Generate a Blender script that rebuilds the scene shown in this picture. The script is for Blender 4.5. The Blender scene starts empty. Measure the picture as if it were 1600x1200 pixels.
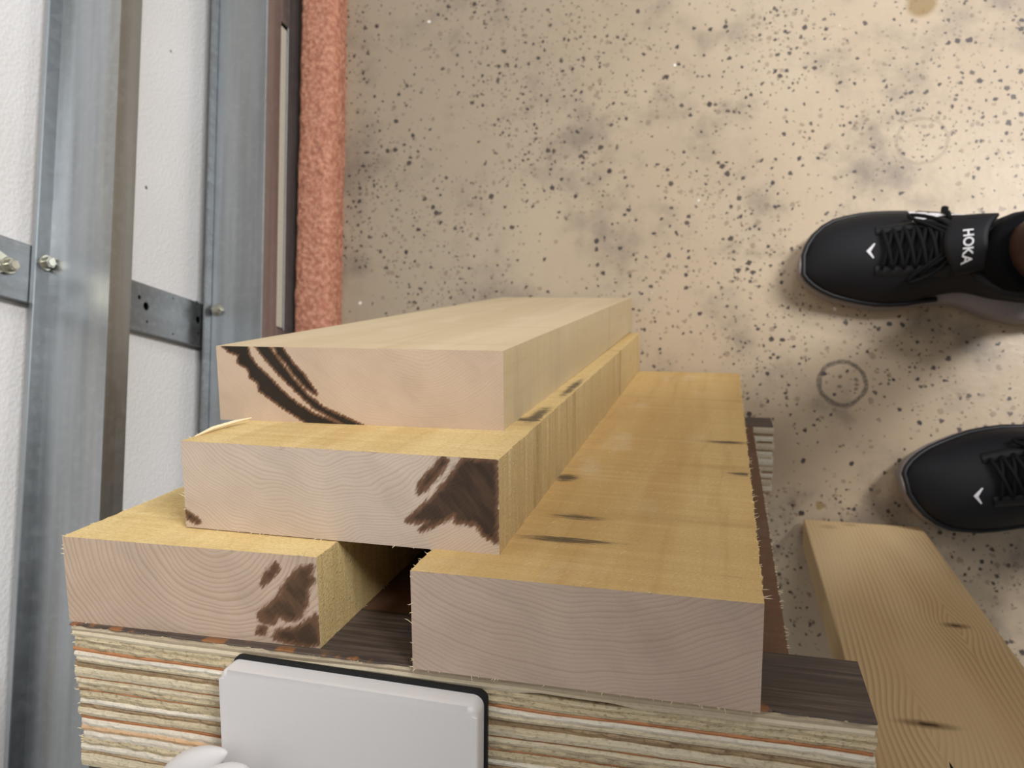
import bpy, bmesh, math, random
import numpy as np
from mathutils import Matrix, Vector
from mathutils.bvhtree import BVHTree

random.seed(7)
rng = np.random.default_rng(11)
SC = bpy.context.scene
COL = SC.collection

# ------------------------------------------------------------------ camera, world, lamps, exposure
cam_d = bpy.data.cameras.new('camera')
cam = bpy.data.objects.new('camera', cam_d)
COL.objects.link(cam)
RIGHT = Vector((0.9677674, 0.05672235, -0.24537489))
UP = Vector((-0.02925553, 0.99303037, 0.11417005))
BACK = Vector((0.25014071, -0.10331148, 0.96268186))
mw = Matrix.Identity(4)
for i in range(3):
    mw[i][0], mw[i][1], mw[i][2] = RIGHT[i], UP[i], BACK[i]
mw[2][3] = 0.94015
cam.matrix_world = mw
cam_d.sensor_fit = 'HORIZONTAL'
cam_d.sensor_width = 36.0
cam_d.lens = 28.695
cam_d.clip_start = 0.01
cam_d.dof.use_dof = True
cam_d.dof.focus_distance = 0.33
cam_d.dof.aperture_fstop = 20.0
SC.camera = cam

SC.view_settings.view_transform = 'Standard'
SC.view_settings.look = 'None'
SC.view_settings.gamma = 1.0
SC.view_settings.use_curve_mapping = False
SC.view_settings.exposure = 0.0

world = bpy.data.worlds.new('world')
SC.world = world
world.use_nodes = True
world.node_tree.nodes['Background'].inputs[0].default_value = (0.95, 0.97, 1.0, 1)
world.node_tree.nodes['Background'].inputs[1].default_value = 0.19


def area_lamp(name, loc, target, sx, sy, power, color):
    d = bpy.data.lights.new(name, 'AREA')
    d.shape = 'RECTANGLE'
    d.size, d.size_y, d.energy, d.color = sx, sy, power, color
    o = bpy.data.objects.new(name, d)
    COL.objects.link(o)
    o.location = loc
    o.rotation_euler = (Vector(target) - Vector(loc)).to_track_quat('-Z', 'Y').to_euler()
    return o


area_lamp('unseen_lamp', (1.10, 0.88, 1.80), (.0, .1, 0), 0.3, 0.8, 35, (1.0, 0.98, 0.96))  # unseen lamp inferred from floor glare, hung low to steepen the falloff
area_lamp('unseen_lamp', (0.75, 2.4, 2.55), (0.1, 0.3, 0), 1.2, 0.35, 25, (1.0, 0.98, 0.96))  # unseen fill lamp added to brighten the board tops


# ------------------------------------------------------------------ node helper
class N:
    def __init__(self, name):
        self.m = bpy.data.materials.new(name)
        self.m.use_nodes = True
        self.t = self.m.node_tree
        self.b = self.t.nodes['Principled BSDF']
        self.co = self.t.nodes.new('ShaderNodeTexCoord').outputs['Object']

    def _in(self, sock, v):
        if isinstance(v, bpy.types.NodeSocket):
            self.t.links.new(v, sock)
        else:
            if sock.type == 'RGBA' and len(v) == 3:
                v = (*v, 1)
            sock.default_value = v

    def math(self, op, a, b=0.0, c=None, clamp=False):
        n = self.t.nodes.new('ShaderNodeMath')
        n.operation = op
        n.use_clamp = clamp
        self._in(n.inputs[0], a)
        self._in(n.inputs[1], b)
        if c is not None:
            self._in(n.inputs[2], c)
        return n.outputs[0]

    def vmath(self, op, a, b=(0, 0, 0)):
        n = self.t.nodes.new('ShaderNodeVectorMath')
        n.operation = op
        self._in(n.inputs[0], a)
        if op != 'LENGTH':
            self._in(n.inputs[1], b)
        return n.outputs['Value'] if op in ('LENGTH', 'DISTANCE', 'DOT_PRODUCT') else n.outputs[0]

    def mul(self, v, s):
        return self.vmath('MULTIPLY', v, s)

    def rotz(self, v, ang, axis='Z_AXIS'):
        n = self.t.nodes.new('ShaderNodeVectorRotate')
        n.rotation_type = axis
        self._in(n.inputs['Vector'], v)
        n.inputs['Angle'].default_value = ang
        return n.outputs[0]

    def noise(self, v, scale=1.0, detail=2.0, rough=0.5, dist=0.0):
        n = self.t.nodes.new('ShaderNodeTexNoise')
        self._in(n.inputs['Vector'], v)
        n.inputs['Scale'].default_value = scale
        n.inputs['Detail'].default_value = detail
        n.inputs['Roughness'].default_value = rough
        n.inputs['Distortion'].default_value = dist
        return n.outputs[0]

    def voro(self, v, scale, feature='F1', rand=1.0):
        n = self.t.nodes.new('ShaderNodeTexVoronoi')
        n.feature = feature
        self._in(n.inputs['Vector'], v)
        n.inputs['Scale'].default_value = scale
        n.inputs['Randomness'].default_value = rand
        return n.outputs['Distance'], n.outputs['Color']

    def sep(self, v):
        n = self.t.nodes.new('ShaderNodeSeparateXYZ')
        self._in(n.inputs[0], v)
        return n.outputs

    def comb(self, x, y, z):
        n = self.t.nodes.new('ShaderNodeCombineXYZ')
        for i, q in enumerate((x, y, z)):
            self._in(n.inputs[i], q)
        return n.outputs[0]

    def ramp(self, f, lo, hi, a=0.0, b=1.0):
        n = self.t.nodes.new('ShaderNodeMapRange')
        n.interpolation_type = 'SMOOTHSTEP'
        self._in(n.inputs[0], f)
        for i, q in enumerate((lo, hi, a, b)):
            self._in(n.inputs[i + 1], q)
        return n.outputs[0]

    def mix(self, f, a, b, mode='MIX'):
        n = self.t.nodes.new('ShaderNodeMix')
        n.data_type = 'RGBA'
        n.blend_type = mode
        self._in(n.inputs[0], f)
        self._in(n.inputs[6], a)
        self._in(n.inputs[7], b)
        return n.outputs[2]

    def attr(self, name):
        n = self.t.nodes.new('ShaderNodeAttribute')
        n.attribute_name = name
        return n.outputs['Fac']

    def bump(self, h, strength, dist):
        n = self.t.nodes.new('ShaderNodeBump')
        n.inputs['Strength'].default_value = strength
        n.inputs['Distance'].default_value = dist
        self._in(n.inputs['Height'], h)
        self.t.links.new(n.outputs[0], self.b.inputs['Normal'])

    def out(self, color, rough=0.6, metal=0.0, spec=0.5):
        self._in(self.b.inputs['Base Color'], color)
        self._in(self.b.inputs['Roughness'], rough)
        self._in(self.b.inputs['Metallic'], metal)
        self._in(self.b.inputs['Specular IOR Level'], spec)
        return self.m


def lin(r, g, b):
    f = lambda c: c / 12.92 if c <= 0.04045 else ((c + 0.055) / 1.055) ** 2.4
    return (f(r / 255), f(g / 255), f(b / 255))


# ------------------------------------------------------------------ object helpers
def link(name, me, mats, parent=None):
    o = bpy.data.objects.new(name, me)
    COL.objects.link(o)
    for m in (mats if isinstance(mats, (list, tuple)) else [mats]):
        me.materials.append(m)
    if parent is not None:
        o.parent = parent
    return o


def obj(name, bm, mats, parent=None, smooth=False, angle=None):
    me = bpy.data.meshes.new(name)
    bmesh.ops.recalc_face_normals(bm, faces=bm.faces)
    bm.to_mesh(me)
    bm.free()
    if smooth:
        for p in me.polygons:
            p.use_smooth = True
    if angle:
        me.shade_smooth() if hasattr(me, 'shade_smooth') else None
        me.set_sharp_from_angle(angle=math.radians(angle))
    return link(name, me, mats, parent)


def empty(name, M=None):
    o = bpy.data.objects.new(name, None)
    o.empty_display_size = 0.02
    COL.objects.link(o)
    if M is not None:
        o.matrix_world = M
    return o


def tag(o, label=None, cat=None, group=None, kind=None):
    if label:
        o['label'] = label
    if cat:
        o['category'] = cat
    if group:
        o['group'] = group
    if kind:
        o['kind'] = kind
    return o


def box(bm, x0, x1, y0, y1, z0, z1, bevel=0.0, seg=2):
    r = bmesh.ops.create_cube(bm, size=1.0)
    vs = r['verts']
    for v in vs:
        v.co = Vector((x0 + (v.co.x + .5) * (x1 - x0), y0 + (v.co.y + .5) * (y1 - y0), z0 + (v.co.z + .5) * (z1 - z0)))
    if bevel:
        es = list({e for v in vs for e in v.link_edges})
        bmesh.ops.bevel(bm, geom=es, offset=bevel, segments=seg, profile=0.5, affect='EDGES')
    return bm


def tube(bm, pts, r, n=8, cap=True):
    pts = [Vector(p) for p in pts]
    rs = r if isinstance(r, (list, tuple)) else [r] * len(pts)
    rings = []
    up = Vector((0, 0, 1))
    for i, p in enumerate(pts):
        d = (pts[min(i + 1, len(pts) - 1)] - pts[max(i - 1, 0)]).normalized()
        if abs(d.dot(up)) > 0.95:
            up = Vector((0, 1, 0)) if abs(d.y) < .9 else Vector((1, 0, 0))
        a = d.cross(up).normalized()
        b = a.cross(d)
        rings.append([bm.verts.new(p + rs[i] * (math.cos(t) * a + math.sin(t) * b)) for t in [2 * math.pi * k / n for k in range(n)]])
    for q in range(len(rings) - 1):
        for k in range(n):
            bm.faces.new((rings[q][k], rings[q][(k + 1) % n], rings[q + 1][(k + 1) % n], rings[q + 1][k]))
    if cap:
        bm.faces.new(rings[0])
        bm.faces.new(rings[-1][::-1])
    return bm


def slivers(edges, count, lmin, lmax, rad=0.00022, spread=0.7):
    """tiny torn fibres along edges: each edge is (p, q, outward)"""
    bm = bmesh.new()
    for p, q, outw in edges:
        p, q, outw = Vector(p), Vector(q), Vector(outw).normalized()
        along = (q - p).normalized()
        k = max(1, int(count * (q - p).length))
        for _ in range(k):
            b = p + (q - p) * random.random()
            L = random.uniform(lmin, lmax) * (random.random() ** 1.5 + .25)
            d = (outw + along * random.uniform(-spread, spread) + Vector([random.uniform(-.4, .4) for _ in range(3)])).normalized()
            s = d.cross(along).normalized()
            mid = b + d * L * .55 + along * random.uniform(-.3, .3) * L
            tip = b + d * L + along * random.uniform(-.6, .6) * L
            v = [bm.verts.new(b + s * rad - outw * .0006), bm.verts.new(b - s * rad - outw * .0006), bm.verts.new(b + along * rad * 2 - outw * .0006),
                 bm.verts.new(mid + s * rad * .8), bm.verts.new(mid - s * rad * .8), bm.verts.new(mid + along * rad * 1.2), bm.verts.new(tip)]
            for i in range(3):
                j = (i + 1) % 3
                bm.faces.new((v[i], v[j], v[3 + j], v[3 + i]))
                bm.faces.new((v[3 + i], v[3 + j], v[6]))
    return bm


# rack frame: the boards lean back, x along the blocks, y out of the rack's plane, z up along the boards
RX, RY, RZ = Vector((1, 0, .00034)), Vector((-.00009, .96724, .25386)), Vector((-.00033, -.25386, .96724))
RO = Vector((-0.08527, -0.08194, 0.61791))


def frame(P, X, Y, Z):
    M = Matrix.Identity(4)
    for i in range(3):
        M[i][0], M[i][1], M[i][2], M[i][3] = X[i], Y[i], Z[i], P[i]
    return M


def rack(a, v, u):
    return RO + RX * a + RY * v + RZ * u


# ------------------------------------------------------------------ materials
def mat_floor():
    n = N('speckled_floor_coating')
    co = n.co
    base = n.mix(n.ramp(n.noise(co, 3.0, 3), .35, .7), lin(192, 172, 146), lin(205, 187, 161))
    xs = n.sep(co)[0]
    soil_falloff = n.math('ADD', n.math('MULTIPLY', n.math('SUBTRACT', n.noise(co, 5.0, 4, .6), .5), .5), n.math('MULTIPLY', xs, -1.0))
    base = n.mix(n.ramp(soil_falloff, -.2, .42, 0, .7), base, lin(150, 138, 120))  # dirt plus painted light falloff, darkening the floor toward the left wall
    smudge = n.ramp(n.noise(co, 9.0, 5, .6), .47, .72)
    base = n.mix(n.math('MULTIPLY', smudge, .8), base, lin(126, 114, 102))
    scuff = n.ramp(n.noise(n.mul(n.rotz(co, .5), (8, 60, 8)), 1.0, 4, .6), .62, .78)
    base = n.mix(n.math('MULTIPLY', scuff, .18), base, lin(140, 124, 106))
    dens = n.noise(co, 5.5, 2, .55)
    wob = n.vmath('ADD', co, n.mul(n.vmath('SUBTRACT', _noise_col(n, co, 260), (.5, .5, .5)), (.005, .005, .0)))
    for sc, off, lo, rmax, soft in ((105, 0.0, .60, .30, .10), (150, 3.7, .50, .30, .14), (215, 8.1, .42, .30, .2)):
        d, c = n.voro(n.vmath('ADD', wob, (off, off, 0)), sc)
        cs = n.sep(c)
        # a chip is present where its random number falls under the local density
        thr = n.ramp(dens, .34, .60, .10, .97 if sc < 170 else .95)
        on = n.math('LESS_THAN', cs[0], thr)
        size = n.math('MULTIPLY_ADD', cs[1], rmax, .10)
        inside = n.ramp(d, n.math('SUBTRACT', size, soft), size, 1.0, 0.0)
        f = n.math('MULTIPLY', n.math('MULTIPLY', on, inside), n.math('MULTIPLY_ADD', cs[2], .6, .38))
        ccol = n.mix(n.ramp(cs[2], .25, .5), lin(112, 86, 72), n.mix(cs[1], lin(48, 48, 54), lin(66, 56, 52)))
        base = n.mix(f, base, ccol)
    # few pale paint flecks
    d, c = n.voro(n.vmath('ADD', wob, (5.3, 1.7, 0)), 60)
    cs = n.sep(c)
    f = n.math('MULTIPLY', n.math('LESS_THAN', cs[0], .02), n.ramp(d, .06, .16, 1, 0))
    base = n.mix(f, base, lin(250, 246, 238))
    # drawn marks: grey pen ring with two eyes and a mouth, fainter ring, yellow drip
    xy = n.mul(co, (1, 1, 0))
    wv = n.vmath('ADD', xy, n.mul(n.vmath('SUBTRACT', _noise_col(n, co, 60), (.5, .5, .5)), (.006, .006, 0)))
    def ring(cx, cy, rad, w):
        dd = n.vmath('DISTANCE', wv, (cx, cy, 0))
        return n.ramp(n.math('ABSOLUTE', n.math('SUBTRACT', dd, rad)), w * .35, w, 1, 0)
    grit = n.ramp(n.noise(co, 350, 2), .3, .6)
    f = n.math('MULTIPLY', ring(.125, .1125, .0237, .0034), n.math('MULTIPLY_ADD', grit, .4, .45))
    base = n.mix(f, base, lin(96, 86, 76))
    for cx, cy, rr in ((.1228, .1205, .0033), (.1236, .1085, .0032), (.1385, .1175, .003), (.1388, .1125, .003), (.1383, .107, .003)):
        f = n.ramp(n.vmath('DISTANCE', wv, (cx, cy, 0)), rr * .3, rr, .65, 0)
        base = n.mix(f, base, lin(86, 76, 70))
    f = n.math('MULTIPLY', ring(.2027, .382, .026, .003), .3)
    base = n.mix(f, base, lin(120, 105, 90))
    for cx, cy, rr, k in ((.202, .541, .019, .85), (.104, -.0205, .0055, .7)):
        f = n.ramp(n.vmath('DISTANCE', wv, (cx, cy, 0)), rr * .55, rr, k, 0)
        base = n.mix(f, base, lin(146, 116, 56))
    # mottled darker patch beside the right shoe
    dd = n.vmath('LENGTH', n.mul(n.vmath('SUBTRACT', wv, (.03, .262, 0)), (1, 3.2, 1)))
    f = n.math('MULTIPLY', n.ramp(dd, .01, .06, 1, 0), n.math('MULTIPLY', n.ramp(n.noise(co, 40, 3), .35, .65), .45))
    base = n.mix(f, base, lin(120, 105, 88))
    n.bump(n.noise(co, 160, 3), .12, .002)
    return n.out(base, n.math('MULTIPLY_ADD', n.noise(co, 30, 3), .25, .27), 0, .45)


def _noise_col(n, v, s):
    t = n.t.nodes.new('ShaderNodeTexNoise')
    n._in(t.inputs['Vector'], v)
    t.inputs['Scale'].default_value = s
    t.inputs['Detail'].default_value = 2
    return t.outputs['Color']


def mat_end(name, base, late, cx, cy, period, sy=1.0, warp=.006, wscale=28, stain=(60, 44, 36), contrast=.5, scr=.6):
    n = N(name)
    co = n.mul(n.co, (1, 1, 0))
    big = n.vmath('SUBTRACT', _noise_col(n, co, wscale), (.5, .5, .5))
    p = n.vmath('ADD', co, n.mul(big, (warp, warp, 0)))
    p = n.mul(n.vmath('SUBTRACT', p, (cx, cy, 0)), (1, sy, 0))
    r = n.vmath('LENGTH', p)
    rr = n.math('ADD', r, n.math('MULTIPLY', n.noise(n.comb(r, 0.3, 0.0), 120, 1), period * 2.2))
    fr = n.math('FRACT', n.math('DIVIDE', rr, period))
    line = n.math('MULTIPLY', n.ramp(fr, .35, .93), n.ramp(fr, .93, 1.0, 1, 0))
    idv = n.math('FLOOR', n.math('DIVIDE', rr, period))
    ringvar = n.noise(n.comb(idv, 0.5, 0.5), 1.7, 0)
    line = n.math('MULTIPLY', line, n.math('MULTIPLY_ADD', ringvar, 1.2, .15))
    mott = n.ramp(n.noise(co, 34, 3), .35, .7)
    b = n.mix(n.math('MULTIPLY', mott, .35), lin(*base), lin(*[max(0, q - 26) for q in base]))
    col = n.mix(n.math('MULTIPLY', line, contrast), b, lin(*late))
    # pores and radial rays
    fine = n.noise(n.mul(co, (1, 1, 1)), 1800, 2)
    col = n.mix(n.math('MULTIPLY', n.ramp(fine, .55, .75), .18), col, lin(120, 96, 80))
    s1 = n.ramp(n.noise(n.mul(n.rotz(co, -.62), (60, 2600, 1)), 1, 2), .62, .74)
    s2 = n.ramp(n.noise(n.mul(n.rotz(co, .95), (40, 1500, 1)), 1, 2), .66, .76)
    col = n.mix(n.math('MULTIPLY', n.math('MAXIMUM', s1, s2), .22 * scr), col, lin(226, 206, 186))
    blot = n.ramp(n.noise(n.mul(n.rotz(co, .7), (18, 44, 1)), 1, 3, .6), .48, .76)
    col = n.mix(n.math('MULTIPLY', blot, .30), col, lin(*[q * .74 for q in base]))
    hatch = n.ramp(n.noise(n.mul(n.rotz(co, .62), (26, 3000, 1)), 1, 2), .5, .66)
    col = n.mix(n.math('MULTIPLY', hatch, .12 * scr), col, lin(224, 202, 180))
    a = n.attr('stain')
    rag = n.noise(n.mul(n.rotz(co, -.9), (200, 900, 1)), 1, 4, .65)
    k = n.math('ADD', a, n.math('MULTIPLY', n.math('SUBTRACT', rag, .5), .85))
    f = n.ramp(k, .22, .50)
    core = n.mix(n.ramp(n.noise(n.mul(n.rotz(co, .9), (50, 160, 1)), 1, 3), .35, .7), lin(*stain), lin(*[q * 1.6 + 6 for q in stain]))
    sc = n.mix(n.ramp(k, .45, .85), lin(112, 80, 58), core)
    col = n.mix(n.math('MULTIPLY', f, .95), col, sc)
    n.bump(n.math('ADD', n.math('MULTIPLY', s1, .5), fine), .15, .0004)
    return n.out(col, .7, 0, .18)


def mat_face(name, base, dark, rough=1.0, streak=.35, sawmarks=.3, light=None):
    """long-grain face: grain runs along z"""
    n = N(name)
    co = n.co
    w = n.vmath('ADD', co, n.mul(n.vmath('SUBTRACT', _noise_col(n, n.mul(co, (1, 1, .35)), 14), (.5, .5, .5)), (.02, .02, 0)))
    g1 = n.noise(n.mul(w, (120, 120, 5)), 1, 4, .55)
    g2 = n.noise(n.mul(w, (34, 34, 2.2)), 1, 2, .5)
    col = n.mix(n.math('MULTIPLY', n.ramp(g2, .35, .72), streak), lin(*base), lin(*dark))
    col = n.mix(n.math('MULTIPLY', n.ramp(g1, .5, .75), streak * .55), col, lin(*[max(0, q - 20) for q in dark]))
    saw = n.noise(n.mul(n.rotz(co, .09, 'Y_AXIS'), (8, 8, 230)), 1, 3, .6)
    col = n.mix(n.math('MULTIPLY', n.ramp(saw, .48, .72), sawmarks * .5), col, lin(*(light or [min(255, q + 22) for q in base])))
    col = n.mix(n.math('MULTIPLY', n.ramp(saw, .5, .3), sawmarks * .35), col, lin(*dark))
    band = n.noise(n.mul(n.rotz(co, .07, 'Y_AXIS'), (5, 5, 46)), 1, 4, .6)
    col = n.mix(n.math('MULTIPLY', n.ramp(band, .52, .75), sawmarks * .8), col, lin(*[q * .82 for q in dark]))
    zone = n.noise(n.mul(co, (24, 24, 9)), 1, 3, .6)
    col = n.mix(n.math('MULTIPLY', n.ramp(zone, .55, .78), streak * .7), col, lin(*[min(255, q * .55 + 110) for q in base]))
    fuzz = n.noise(n.mul(co, (700, 700, 1500)), 1, 3, .65)
    fib = n.ramp(n.noise(n.mul(n.rotz(co, .5, 'Y_AXIS'), (900, 900, 160)), 1, 2), .60, .72)
    col = n.mix(n.math('MULTIPLY', fib, .5 * rough), col, lin(*[min(255, q + 30) for q in base]))
    col = n.mix(n.math('MULTIPLY', n.ramp(fuzz, .42, .62), .34 * rough), col, lin(*[q * .86 for q in dark]))
    a = n.attr('stain')
    rag = n.noise(n.mul(n.rotz(co, .09, 'Y_AXIS'), (40, 40, 1500)), 1, 4, .75)
    f = n.math('MULTIPLY', n.ramp(n.math('ADD', a, n.math('MULTIPLY', n.math('SUBTRACT', rag, .5), 2.4)), .42, .8), n.ramp(a, .03, .25))
    col = n.mix(n.math('MULTIPLY', f, .8), col, lin(44, 44, 50))
    h = n.math('ADD', n.math('MULTIPLY', saw, .6), n.math('ADD', n.math('MULTIPLY', fuzz, .5), n.math('MULTIPLY', fib, .5)))
    n.bump(h, .55 * rough, .0014)
    return n.out(col, .7, 0, .25)


def mat_ply(name, base, alt, rough=1.0, dark=(120, 98, 74)):
    n = N(name)
    co = n.co
    oi = n.t.nodes.new('ShaderNodeObjectInfo').outputs['Random']
    v = n.vmath('ADD', co, n.comb(n.math('MULTIPLY', oi, 7.0), 0, 0))
    g = n.noise(n.mul(v, (18, 900, 60)), 1, 3, .6)
    col = n.mix(n.ramp(g, .35, .7), lin(*base), lin(*alt))
    tear = n.noise(n.mul(v, (420, 700, 300)), 1, 3, .65)
    col = n.mix(n.math('MULTIPLY', n.ramp(tear, .5, .7), .55 * rough), col, lin(*dark))
    patch = n.noise(n.mul(v, (16, 60, 10)), 1, 2)
    col = n.mix(n.math('MULTIPLY', n.ramp(patch, .56, .75), .35), col, lin(*[q * .78 for q in base]))
    n.bump(n.math('ADD', tear, n.math('MULTIPLY', g, .4)), .6 * rough, .0012)
    return n.out(col, .75, 0, .2)


def mat_film():
    n = N('dark_film_face')
    co = n.co
    g = n.noise(n.mul(co, (14, 14, 420)), 1, 4, .65)
    m = n.noise(co, 40, 3)
    col = n.mix(n.ramp(g, .35, .7), lin(66, 56, 51), lin(106, 92, 82))
    col = n.mix(n.math('MULTIPLY', n.ramp(m, .45, .7), .5), col, lin(70, 62, 62))
    sc = n.ramp(n.noise(n.mul(n.rotz(co, .55, 'Y_AXIS'), (10, 10, 700)), 1, 1), .72, .76)
    col = n.mix(n.math('MULTIPLY', sc, .4), col, lin(150, 132, 112))
    z = n.sep(co)[2]
    edge = n.math('MULTIPLY', n.ramp(z, -.006, .0, 0, 1), n.ramp(n.noise(n.mul(co, (90, 90, 60)), 1, 3), .54, .64))
    col = n.mix(n.math('MULTIPLY', edge, .8), col, lin(160, 106, 60))
    n.bump(g, .25, .0008)
    return n.out(col, .6, 0, .35)


def mat_steel(name, base, rough=.42, metal=.75, warm=.35, axis=1):
    n = N(name)
    co = n.co
    st = [70, 70, 70]
    st[axis] = 3
    s = n.noise(n.mul(co, tuple(st)), 1, 3, .55)
    sp = n.noise(co, 120, 3, .6)
    col = n.mix(n.ramp(s, .35, .7), lin(*base), lin(*[q * .9 for q in base]))
    col = n.mix(n.math('MULTIPLY', n.ramp(n.noise(n.mul(co, tuple(q * .45 for q in st)), 1, 3), .45, .75), warm), col, lin(158, 148, 128))
    col = n.mix(n.math('MULTIPLY', n.ramp(sp, .45, .7), .18), col, lin(205, 210, 212))
    n.bump(sp, .05, .001)
    return n.out(col, n.math('MULTIPLY_ADD', sp, .2, rough - .1), metal, .5)


def mat_foam_white():
    n = N('white_foam_board')
    co = n.co
    h = n.noise(co, 420, 2)
    v, _ = n.voro(co, 260)
    col = n.mix(n.ramp(n.noise(co, 6, 2), .3, .7), lin(247, 247, 248), lin(241, 241, 240))
    for y, z, r in ((.2906, .1884, .0026), (-.2288, .3986, .003), (.47, .155, .002), (.36, .52, .002)):
        f = n.ramp(n.vmath('DISTANCE', n.mul(co, (0, 1, 1)), (0, y, z)), r * .6, r, .9, 0)
        col = n.mix(f, col, lin(56, 58, 60))
    n.bump(n.math('ADD', n.math('MULTIPLY', h, .7), v), .3, .0015)
    return n.out(col, .6, 0, .3)


def mat_foam_orange():
    n = N('orange_foam')
    co = n.co
    a = n.noise(co, 160, 4, .6)
    b = n.noise(co, 60, 3, .6)
    v, _ = n.voro(co, 150)
    col = n.mix(n.ramp(a, .35, .68), lin(180, 120, 97), lin(216, 158, 132))
    col = n.mix(n.math('MULTIPLY', n.ramp(b, .52, .72), .5), col, lin(150, 92, 76))
    col = n.mix(n.math('MULTIPLY', n.ramp(v, .16, .02), .5), col, lin(240, 208, 192))
    n.bump(n.math('ADD', a, v), .6, .003)
    return n.out(col, .85, 0, .2)


def mat_plain(name, rgb, rough=.6, metal=0.0, spec=.4, bs=0.0, bsc=400, sss=0.0, var=.15):
    n = N(name)
    k = n.noise(n.co, bsc, 3)
    col = n.mix(n.math('MULTIPLY', n.ramp(k, .35, .7), var), lin(*rgb), lin(*[q * .7 for q in rgb]))
    if bs:
        n.bump(k, bs, .001)
    if sss:
        n.b.inputs['Subsurface Weight'].default_value = sss
        n.b.inputs['Subsurface Radius'].default_value = (.006, .006, .006)
    return n.out(col, rough, metal, spec)


def mat_pine():
    n = N('pine_face')
    co = n.co
    x, y, z = n.sep(co)
    # cathedral grain that bends around two knots
    p = co
    for kx, kz, r in ((.030, .255, .03), (-.022, .405, .04)):
        dx = n.math('SUBTRACT', x, kx)
        dz = n.math('SUBTRACT', z, kz)
        d2 = n.math('ADD', n.math('MULTIPLY', dx, dx), n.math('MULTIPLY', n.math('MULTIPLY', dz, dz), .45))
        g = n.math('EXPONENT', n.math('DIVIDE', d2, -r * r * .5))
        push = n.math('MULTIPLY', g, n.math('MULTIPLY', n.math('SIGN', dx), -.010))
        p = n.vmath('ADD', p, n.comb(push, 0, 0))
    p = n.vmath('ADD', p, n.mul(n.vmath('SUBTRACT', _noise_col(n, n.mul(co, (1, 1, .3)), 12), (.5, .5, .5)), (.014, .014, 0)))
    px = n.sep(p)[0]
    fr = n.math('FRACT', n.math('MULTIPLY', n.math('ADD', px, n.math('MULTIPLY', n.math('MULTIPLY', z, z), .05)), 250))
    line = n.math('MULTIPLY', n.ramp(fr, .25, .9), n.ramp(fr, .9, 1, 1, 0))
    big = n.noise(n.mul(co, (14, 14, 3)), 1, 3)
    col = n.mix(n.ramp(big, .3, .7), lin(230, 202, 156), lin(214, 182, 134))
    zone = n.ramp(n.noise(n.mul(co, (20, 20, 4)), 1, 1), .35, .65)
    col = n.mix(n.math('MULTIPLY', line, n.math('MULTIPLY_ADD', zone, .38, .08)), col, lin(150, 112, 70))
    for kx, kz, rx, rz in ((.030, .255, .010, .005), (-.022, .405, .017, .0045), (-.035, .03, .009, .007), (-.012, .018, .008, .005)):
        d = n.vmath('LENGTH', n.mul(n.vmath('SUBTRACT', co, (kx, 0, kz)), (1 / rx, 0, 1 / rz)))
        d = n.math('ADD', d, n.math('MULTIPLY', n.noise(co, 200, 2), .6))
        k = .75 if kz > .1 else .3
        col = n.mix(n.ramp(d, .6, 1.7, k, 0), col, lin(112, 78, 48))
        if kz > .1:
            col = n.mix(n.ramp(d, .45, .8, .85, 0), col, lin(50, 36, 28))
    tick = n.ramp(n.noise(n.mul(co, (160, 160, 900)), 1, 3, .7), .70, .76)
    tick = n.math('MULTIPLY', tick, n.ramp(n.noise(co, 22, 2), .5, .62))
    col = n.mix(n.math('MULTIPLY', tick, .6), col, lin(96, 76, 58))
    n.bump(n.noise(n.mul(co, (500, 500, 40)), 1, 2), .1, .0006)
    return n.out(col, .6, 0, .3)


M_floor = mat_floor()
M_foamw = mat_foam_white()
M_foamo = mat_foam_orange()
M_steel = mat_steel('galvanised_steel', (178, 183, 187), .42, .92, .35)
M_steel2 = mat_steel('galvanised_strap_and_shaded_lip', (138, 142, 145), warm=.1, axis=2)
M_bolt = mat_plain('zinc_bolt', (196, 194, 180), .32, .85, .5)
M_seal = mat_plain('cream_seal', (206, 202, 186), .6)
M_sheetm = mat_plain('grey_sheet_backing', (90, 92, 94), .6)
M_black = mat_plain('black_rubber', (22, 22, 24), .6)
M_film = mat_film()
M_white = mat_plain('white_plastic', (226, 223, 222), .42, 0, .45, sss=.25, var=.02)
M_pine = mat_pine()
M_brown = mat_face('reddish_brown_board', (124, 94, 74), (98, 68, 50), .5, .5, .25)
M_fibre = mat_plain('wood_fibre', (238, 222, 184), .8)
PLY = {
    'tan': mat_ply('ply_smooth_tan', (206, 190, 164), (192, 174, 146), .25),
    'cream': mat_ply('ply_cream', (228, 215, 188), (218, 202, 172), .25),
    'rough': mat_ply('ply_end_grain', (214, 199, 166), (194, 176, 142), 1.0),
    'light': mat_ply('ply_pale', (224, 212, 184), (206, 190, 158), .7),
    'white': mat_ply('ply_white', (236, 228, 210), (226, 214, 194), .5),
    'orange': mat_ply('ply_orange_glue', (196, 140, 98), (178, 120, 80), .4, (130, 84, 54)),
    'brown': mat_ply('ply_brown', (186, 162, 128), (152, 126, 96), 1.0),
    'pink': mat_ply('ply_pinkish', (226, 190, 150), (214, 172, 130), .6),
}

# ------------------------------------------------------------------ floor and wall
fb = bmesh.new()
box(fb, -.66, 2.4, -1.8, 2.6, -.05, 0.0)
tag(obj('floor', fb, M_floor), 'beige coated floor with scattered dark chips and a drawn ring face', 'floor', kind='structure')

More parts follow.
